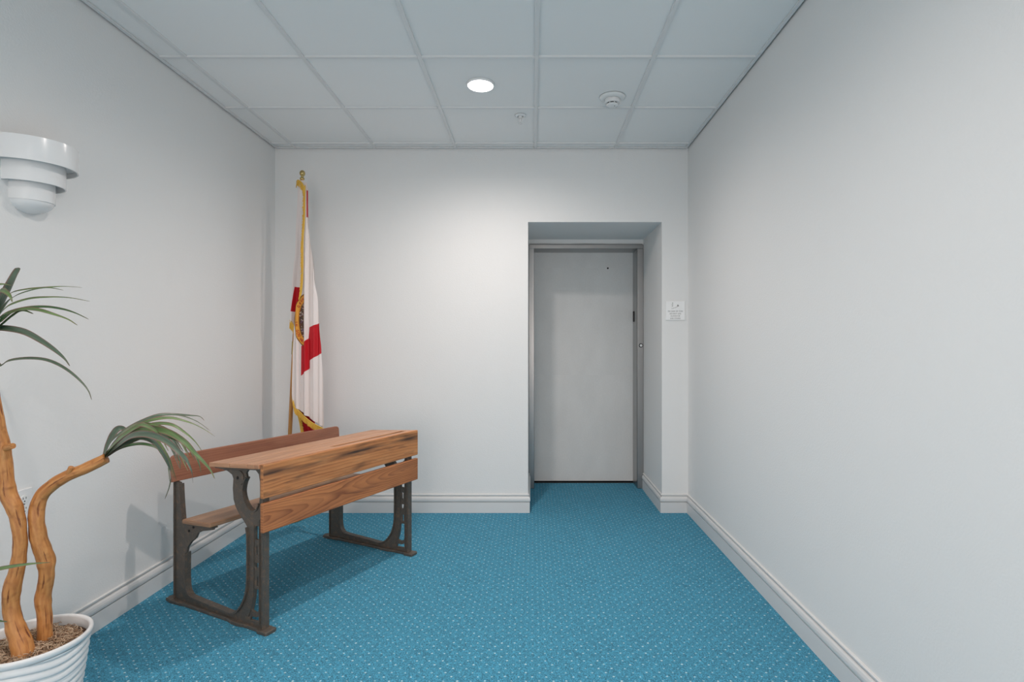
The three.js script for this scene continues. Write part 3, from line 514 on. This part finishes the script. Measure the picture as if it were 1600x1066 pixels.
// ------------------------------------------------------------------ potted plant
{
  const C = V3(-1.668, 0, -1.806), R = 0.165, H = 0.317;
  const g = group('potted_dracaena'); g.position.copy(C);
  tag(g, 'artificial dracaena with orange-brown twin trunks in a white ridged pot', 'potted plant');
  const loc = (x, y, d) => at(x, y, d).sub(C);
  const potM = mat({ color: new THREE.Color().setRGB(0.82, 0.82, 0.82), roughness: 0.32 });
  // pot: wavy horizontal ridges
  {
    const nv = 150, nu = 120, pos = [], idx = [];
    const prof = (t, th) => {                                  // t 0 bottom .. 1 under the rim
      const y = 0.004 + t * (H - 0.028), r0 = 0.112 + 0.044 * Math.pow(t, 0.8);
      const ph = y / 0.0265 + 0.26 * Math.sin(th * 2 + 0.6) + 0.12 * Math.sin(th * 5);
      const f = ph - Math.floor(ph);
      return [r0 + 0.0075 * (Math.pow(Math.sin(Math.PI * Math.pow(f, 0.55)), 0.7) - 0.5), y];
    };
    for (let j = 0; j <= nv; j++) for (let i = 0; i <= nu; i++) { const th = i / nu * Math.PI * 2, [r, y] = prof(j / nv, th); pos.push(r * Math.cos(th), y, r * Math.sin(th)); }
    for (let j = 0; j < nv; j++) for (let i = 0; i < nu; i++) { const k = j * (nu + 1) + i; idx.push(k, k + nu + 1, k + 1, k + 1, k + nu + 1, k + nu + 2); }
    const gg = new THREE.BufferGeometry(); gg.setAttribute('position', new THREE.Float32BufferAttribute(pos, 3)); gg.setIndex(idx); gg.computeVertexNormals();
    mesh('pot', merge([gg, lathe([[0, 0.0], [0.108, 0.0], [0.112, 0.005]], 60)].map(k => { k.deleteAttribute('uv'); return k; })), potM, g);
    mesh('pot_rim', lathe([[0.155, H - 0.026], [0.162, H - 0.02], [0.1655, H - 0.010], [0.164, H - 0.002], [0.159, H], [0.1535, H - 0.002], [0.151, H - 0.008], [0.149, H - 0.05], [0.146, H - 0.12]], 80), potM, g);
  }
  const soilY = H - 0.030;
  const soil = new THREE.CircleGeometry(0.1495, 48, 0, Math.PI * 2).rotateX(-Math.PI / 2).translate(0, soilY - 0.006, 0);
  mesh('soil', soil, mat({ color: new THREE.Color().setRGB(0.09, 0.05, 0.03), roughness: 1 }), g);
  {
    const gs = [], curl = [];
    for (let k = 0; k < 6; k++) {
      const pts = []; const a0 = rr(0, 6), sp = rr(2.2, 4.6), rad = rr(0.006, 0.011);
      for (let i = 0; i <= 7; i++) { const t = i / 7; pts.push(V3(Math.cos(a0 + sp * t) * rad + t * rr(0.004, 0.012), Math.sin(t * Math.PI) * rr(0.002, 0.007), Math.sin(a0 + sp * t) * rad)); }
      curl.push(new THREE.TubeGeometry(new THREE.CatmullRomCurve3(pts), 9, 0.0011, 4));
    }
    const cols = [[0.56, 0.40, 0.27], [0.42, 0.28, 0.17], [0.66, 0.50, 0.36], [0.30, 0.18, 0.11]];
    const sets = cols.map(() => []);
    for (let i = 0; i < 1500; i++) {
      const r = 0.126 * Math.sqrt(rnd()), th = rr(0, 6.283), q = curl[i % 6].clone();
      q.applyMatrix4(new THREE.Matrix4().compose(V3(r * Math.cos(th), soilY + rr(-0.007, 0.006) + 0.008 * (1 - r / 0.126), r * Math.sin(th)), new THREE.Quaternion().setFromEuler(new THREE.Euler(rr(-0.5, 0.5), rr(0, 6.28), rr(-0.5, 0.5))), V3(1, 1, 1).multiplyScalar(rr(0.75, 1.2))));
      sets[i % 4].push(q);
    }
    sets.forEach((s, i) => { const m = mesh('wood_shavings', merge(s), mat({ color: new THREE.Color().setRGB(...cols[i]), roughness: 0.9 }), g); m.userData.kind = 'stuff'; });
  }
  // trunks
  const barkTex = dataTex(512, 1024, (x, y) => {
    const X = Math.cos(x * 6.283) * 1.4, Z = Math.sin(x * 6.283) * 1.4;
    const n = noise3.noise(X * 2, y * 16, Z * 2), fine = fbm(X * 14, y * 60, Z * 14, 3);
    const ring = Math.pow(clamp(noise3.noise(X * 0.7 + 3, y * 46, Z * 0.7)), 2);
    let c = mixc([176, 112, 58], [208, 148, 86], clamp(0.5 + n * 0.7 + fine * 0.5));
    c = mixc(c, [128, 74, 36], ring * 0.9);
    const scar = clamp((noise3.noise(X * 3.1 + 9, y * 9, Z * 3.1 + 2) - 0.34) * 7) * clamp(0.7 + 2 * fine);
    return mixc(c, [104, 50, 24], scar * 0.85);
  });
  const bark = mat({ map: barkTex, bumpMap: barkTex, bumpScale: 0.003, roughness: 0.48 });
  function trunk(pts) {                                        // [px, py, depth, width in px]
    const c = new THREE.CatmullRomCurve3(pts.map(p => loc(p[0], p[1], p[2]))), n = 110, m = 26, pos = [], uv = [], idx = [];
    const Ln = c.getLength(), fr = c.computeFrenetFrames(n, false);
    for (let i = 0; i <= n; i++) {
      const t = i / n, p = c.getPointAt(t);
      let bi = 0, bd = 1e9; pts.forEach((q, k) => { const dd = loc(q[0], q[1], q[2]).distanceTo(p); if (dd < bd) { bd = dd; bi = k; } });
      let w = 0, ws = 0; pts.forEach(q => { const dd = loc(q[0], q[1], q[2]).distanceTo(p), k = 1 / (dd ** 4 + 4e-8); w += k * 0.9 * q[3] * q[2] / F / 2; ws += k; });
      const r0 = w / ws;
      for (let j = 0; j <= m; j++) {
        const a = j / m * Math.PI * 2, r = r0 * (1 + 0.12 * fbm(Math.cos(a) * 1.2 + 5, t * Ln * 26, Math.sin(a) * 1.2, 2) + 0.05 * Math.max(0, noise3.noise(4, t * Ln * 30, Math.cos(a))));
        const v = p.clone().addScaledVector(fr.normals[i], r * Math.cos(a)).addScaledVector(fr.binormals[i], r * Math.sin(a));
        pos.push(v.x, v.y, v.z); uv.push(j / m, t * Ln / 0.75);
      }
    }
    for (let i = 0; i < n; i++) for (let j = 0; j < m; j++) { const k = i * (m + 1) + j; idx.push(k, k + 1, k + m + 1, k + 1, k + m + 2, k + m + 1); }
    const e = c.getPointAt(1); pos.push(e.x, e.y, e.z); uv.push(0.5, Ln / 0.75); for (let j = 0; j < m; j++) idx.push(n * (m + 1) + j, n * (m + 1) + j + 1, pos.length / 3 - 1);
    const gg = new THREE.BufferGeometry(); gg.setAttribute('position', new THREE.Float32BufferAttribute(pos, 3)); gg.setAttribute('uv', new THREE.Float32BufferAttribute(uv, 2)); gg.setIndex(idx); gg.computeVertexNormals(); return gg;
  }
  mesh('trunk', trunk([[37, 1028, 1.755, 34], [35, 1010, 1.76, 31], [27, 988, 1.765, 28], [20, 964, 1.77, 24], [17, 940, 1.775, 23.5], [19, 920, 1.775, 25], [27, 888, 1.78, 22], [31, 860, 1.785, 20], [31, 836, 1.785, 20], [28, 812, 1.785, 21], [21.5, 791, 1.785, 24], [13, 773, 1.785, 24], [10, 741, 1.785, 20], [6, 704, 1.785, 20], [-3, 662, 1.785, 19], [-12, 610, 1.785, 18], [-18, 560, 1.785, 18], [-16, 518, 1.785, 17]]), bark, g);
  mesh('trunk', trunk([[70, 1000, 1.835, 22], [70, 978, 1.835, 21], [69.5, 958, 1.835, 21], [67, 936, 1.835, 23], [70, 918, 1.835, 22], [73, 897, 1.83, 21.5], [72, 876, 1.83, 26], [66, 858, 1.825, 25], [59.5, 838, 1.82, 24], [57, 814, 1.82, 22.5], [58.5, 792, 1.825, 22], [66, 773, 1.83, 21], [86, 755, 1.84, 20], [109, 742, 1.855, 19.5], [134, 732, 1.87, 19], [166, 716, 1.89, 17.5]]), bark, g);
  mesh('branch_stub', trunk([[9, 700, 1.78, 12], [15, 698, 1.77, 11], [20, 697, 1.765, 9]]), bark, g);
  mesh('branch_stub', trunk([[102, 746, 1.85, 10], [109, 736, 1.845, 10], [112, 730, 1.845, 8]]), bark, g);

  // strap leaves
  const leafTex = [0, 1, 2].map(k => dataTex(64, 256, (x, y, i, j) => {
    const base = [[58, 88, 52], [88, 110, 68], [74, 90, 74]][k], e = Math.abs(x - 0.5) * 2;
    const st = 0.5 + 0.5 * Math.sin(x * 60 + 3 * noise3.noise(x * 8, y * 3, k));
    let c = mixc(base, base.map(v => v * 1.55 + 12), 0.5 * st + 0.3 * noise3.noise(x * 4, y * 9, k + 3));
    c = mixc(c, [138, 96, 88], clamp((e - 0.62) * 3.4) * 0.9);
    return mixc(c, [122, 84, 66], clamp((y - 0.86) * 5) * 0.7);
  }));
  const leafM = leafTex.map(t => new THREE.MeshPhysicalMaterial({ map: t, roughness: 0.38, side: THREE.DoubleSide }));
  function leaf(pts, width, roll, kind = 0) {                  // pts [px, py, depth]; width in metres; roll 0 = flat (seen on edge), 1 = facing sideways
    const c = new THREE.CatmullRomCurve3(pts.map(p => loc(p[0], p[1], p[2]))), n = 40, pos = [], uv = [], idx = [];
    for (let i = 0; i <= n; i++) {
      const t = i / n, p = c.getPoint(t), d = c.getTangent(t).normalize();
      const flat = V3(0, 1, 0).cross(d); if (flat.length() < 0.15) flat.set(0, 0, 1); flat.normalize();
      const upv = d.clone().cross(flat).normalize(), rl = (typeof roll === 'number' ? roll : roll[0] + (roll[1] - roll[0]) * t) * Math.PI / 2;
      const side = flat.clone().multiplyScalar(Math.cos(rl)).addScaledVector(upv, Math.sin(rl)), nn = d.clone().cross(side).normalize();
      const w = width * 0.5 * (0.42 + 0.58 * Math.sin(Math.PI * clamp(t * 1.1 + 0.02))) * Math.pow(1 - t, 0.42) * 1.18 + 0.0004;
      for (let k = -2; k <= 2; k++) {
        const s = k / 2, v = p.clone().addScaledVector(side, s * w).addScaledVector(nn, Math.abs(s) * w * 0.32);
        pos.push(v.x, v.y, v.z); uv.push(0.5 + s * 0.5, t);
      }
    }
    for (let i = 0; i < n; i++) for (let k = 0; k < 4; k++) { const q = i * 5 + k; idx.push(q, q + 5, q + 1, q + 1, q + 5, q + 6); }
    const gg = new THREE.BufferGeometry(); gg.setAttribute('position', new THREE.Float32BufferAttribute(pos, 3)); gg.setAttribute('uv', new THREE.Float32BufferAttribute(uv, 2)); gg.setIndex(idx); gg.computeVertexNormals();
    return mesh('leaf', gg, leafM[kind], g);
  }
  // lower crown at the end of the bent trunk (zoomed measure: x = 150 + a/7.105, y = 630 + b/7.105)
  const z = (a, b, d) => [150 + a / 7.105, 630 + b / 7.105, d];
  const Q = 1.89;
  leaf([z(95, 590, Q), z(180, 420, Q - 0.02), z(330, 300, Q - 0.03), z(520, 200, Q - 0.02), z(700, 135, Q), z(870, 128, Q + 0.03), z(1050, 140, Q + 0.05), z(1150, 150, Q + 0.06), z(1205, 195, Q + 0.06)], 0.014, [0.75, 0.35], 2);
  leaf([z(100, 585, Q), z(250, 420, Q - 0.05), z(430, 270, Q - 0.07), z(640, 185, Q - 0.07), z(820, 165, Q - 0.05), z(1000, 205, Q - 0.03), z(1160, 270, Q), z(1320, 370, Q + 0.02)], 0.013, [0.8, 0.35], 1);
  leaf([z(100, 580, Q + 0.02), z(300, 350, Q + 0.05), z(560, 190, Q + 0.1), z(800, 130, Q + 0.16), z(980, 150, Q + 0.2), z(1130, 210, Q + 0.22), z(1270, 310, Q + 0.24)], 0.011, 0.4, 2);
  leaf([z(110, 590, Q), z(300, 440, Q - 0.06), z(500, 280, Q - 0.09), z(680, 230, Q - 0.1), z(850, 245, Q - 0.1), z(1000, 340, Q - 0.09), z(1100, 430, Q - 0.08), z(1180, 540, Q - 0.07)], 0.013, [0.7, 0.45], 1);
  leaf([z(110, 590, Q), z(280, 450, Q - 0.08), z(450, 320, Q - 0.13), z(640, 290, Q - 0.15), z(820, 330, Q - 0.16), z(980, 430, Q - 0.16), z(1090, 550, Q - 0.15), z(1200, 660, Q - 0.14), z(1280, 760, Q - 0.13), z(1318, 840, Q - 0.13)], 0.021, [0.7, 0.9], 1);
  leaf([z(110, 595, Q), z(260, 460, Q - 0.1), z(440, 350, Q - 0.17), z(620, 355, Q - 0.2), z(800, 430, Q - 0.21), z(920, 540, Q - 0.21), z(1010, 640, Q - 0.2), z(1055, 740, Q - 0.2), z(1075, 890, Q - 0.19)], 0.021, [0.8, 0.95], 2);
  leaf([z(115, 595, Q), z(300, 470, Q - 0.03), z(480, 390, Q - 0.04), z(620, 420, Q - 0.04), z(720, 530, Q - 0.03), z(800, 680, Q - 0.02), z(825, 820, Q - 0.01), z(810, 940, Q), z(765, 1066, Q)], 0.014, [0.7, 0.75], 2);
  leaf([z(115, 595, Q), z(230, 520, Q + 0.03), z(370, 470, Q + 0.05), z(500, 455, Q + 0.07), z(620, 475, Q + 0.08), z(700, 520, Q + 0.09), z(790, 660, Q + 0.1), z(820, 880, Q + 0.1)], 0.013, 0.5, 0);
  leaf([z(110, 590, Q), z(320, 400, Q + 0.02), z(560, 320, Q + 0.03), z(760, 380, Q + 0.03), z(870, 490, Q + 0.02), z(920, 610, Q + 0.02), z(940, 740, Q + 0.02)], 0.015, [0.5, 0.8], 0);
  leaf([z(110, 590, Q), z(350, 390, Q + 0.06), z(600, 260, Q + 0.1), z(760, 300, Q + 0.12), z(900, 480, Q + 0.12), z(970, 600, Q + 0.11), z(1000, 710, Q + 0.1)], 0.014, 0.5, 2);
  leaf([z(120, 590, Q), z(400, 360, Q + 0.02), z(700, 300, Q - 0.02), z(950, 400, Q - 0.06), z(1070, 520, Q - 0.08), z(1140, 660, Q - 0.09), z(1165, 770, Q - 0.09)], 0.013, 0.5, 0);
  leaf([z(90, 590, Q + 0.01), z(130, 480, Q), z(190, 360, Q - 0.01), z(260, 280, Q - 0.01), z(330, 290, Q - 0.0), z(400, 330, Q)], 0.026, 0.95, 2);
  leaf([z(120, 600, Q), z(220, 500, Q - 0.06), z(330, 400, Q - 0.12), z(480, 370, Q - 0.17), z(620, 380, Q - 0.2)], 0.016, 0.8, 0);
  leaf([z(105, 590, Q), z(200, 460, Q - 0.07), z(350, 330, Q - 0.12), z(520, 240, Q - 0.14), z(680, 250, Q - 0.14), z(760, 310, Q - 0.13)], 0.016, 0.8, 1);
  for (let k = 0; k < 12; k++) {
    const e = rr(0.78, 1.12), up = rr(-0.3, 0.6), dd = rr(-0.2, 0.2), dr = rr(0.4, 1.3);
    leaf([z(rr(90, 120), 590, Q), z(260 * e + 40, 440 - 110 * up, Q + dd * 0.35), z(560 * e + 40, 320 - 150 * up, Q + dd * 0.7), z(820 * e + 40, 350 - 130 * up + 130 * dr, Q + dd), z(960 * e + 40, 430 - 90 * up + 330 * dr, Q + dd * 1.1)], rr(0.011, 0.018), [rr(0.3, 0.9), rr(0.4, 0.9)], k % 3);
  }
  // upper crown (x = a/4.44, y = 400 + b/4.44), trunk end out of frame on the left
  const y2 = (a, b, d) => [a / 4.44, 400 + b / 4.44, d];
  const E = 1.785, N0 = [-16, 518, E];
  leaf([N0, y2(-40, 460, E - 0.05), y2(20, 330, E - 0.08), y2(70, 220, E - 0.1), y2(125, 100, E - 0.11), y2(140, 85, E - 0.11)], 0.052, 1.0, 2);
  leaf([N0, y2(-20, 420, E - 0.05), y2(60, 270, E - 0.08), y2(180, 235, E - 0.08), y2(330, 220, E - 0.05), y2(440, 213, E - 0.02), y2(570, 220, E)], 0.0137, 0.35, 1);
  leaf([N0, y2(-10, 420, E - 0.08), y2(90, 290, E - 0.14), y2(230, 238, E - 0.15), y2(340, 222, E - 0.15), y2(440, 238, E - 0.14)], 0.0137, 0.4, 0);
  leaf([N0, y2(-10, 420, E + 0.0), y2(60, 350, E + 0.0), y2(200, 300, E + 0.02), y2(330, 288, E + 0.04), y2(470, 290, E + 0.05), y2(625, 316, E + 0.05)], 0.0149, 0.4, 1);
  leaf([N0, y2(-20, 470, E), y2(60, 400, E + 0.03), y2(180, 365, E + 0.06), y2(310, 355, E + 0.09), y2(440, 372, E + 0.1), y2(530, 400, E + 0.1), y2(615, 440, E + 0.1)], 0.0163, 0.45, 0);
  leaf([N0, y2(-20, 480, E - 0.06), y2(50, 410, E - 0.1), y2(150, 372, E - 0.12), y2(260, 375, E - 0.13), y2(370, 405, E - 0.13), y2(470, 440, E - 0.12), y2(538, 482, E - 0.12)], 0.0163, 0.5, 1);
  leaf([N0, y2(-10, 500, E - 0.04), y2(40, 460, E - 0.07), y2(100, 410, E - 0.09), y2(160, 378, E - 0.1), y2(232, 402, E - 0.1)], 0.0208, 0.7, 0);
  leaf([N0, y2(-50, 505, E - 0.02), y2(60, 505, E - 0.05), y2(180, 530, E - 0.07), y2(290, 590, E - 0.08), y2(390, 660, E - 0.08), y2(450, 715, E - 0.08), y2(485, 765, E - 0.08)], 0.020, 0.8, 2);
  leaf([N0, y2(-80, 700, E + 0.02), y2(0, 762, E + 0.02), y2(60, 730, E + 0.02), y2(190, 712, E + 0.02), y2(330, 725, E + 0.02), y2(450, 780, E + 0.02), y2(560, 870, E + 0.02), y2(615, 940, E + 0.02), y2(636, 1000, E + 0.02)].filter((p, i) => i !== 1), 0.0125, 0.5, 2);
  leaf([N0, y2(-40, 330, E - 0.1), y2(-10, 250, E - 0.14), y2(30, 245, E - 0.16), y2(70, 280, E - 0.17), y2(85, 320, E - 0.17)], 0.022, 0.5, 1);
  leaf([N0, y2(-60, 350, E - 0.08), y2(-30, 210, E - 0.12), y2(20, 198, E - 0.12), y2(80, 205, E - 0.12)], 0.0156, 0.5, 1);
  // leaves turned away from the view, towards the room's near end
  for (const [dx, dy, dd] of [[-20, -130, 0.06], [-45, -90, -0.28], [-10, -40, -0.42], [-70, 40, -0.36], [-30, -140, -0.12]]) leaf([N0, [N0[0] + dx * 0.4, N0[1] + dy - 30, E + dd * 0.4], [N0[0] + dx * 0.8, N0[1] + dy - 40, E + dd * 0.7], [N0[0] + dx, N0[1] + dy + 40, E + dd]], 0.018, 0.4, 0);
  // two low leaves near the pot
  leaf([[-60, 905, 1.66], [-20, 893, 1.66], [20, 885, 1.67], [50, 881, 1.675], [79, 879, 1.68]], 0.0115, 0.85, 1);
  leaf([[-70, 985, 1.70], [-40, 960, 1.66], [-15, 968, 1.66], [12, 972, 1.665]], 0.022, 0.85, 0);
}

renderer.render(scene, camera);
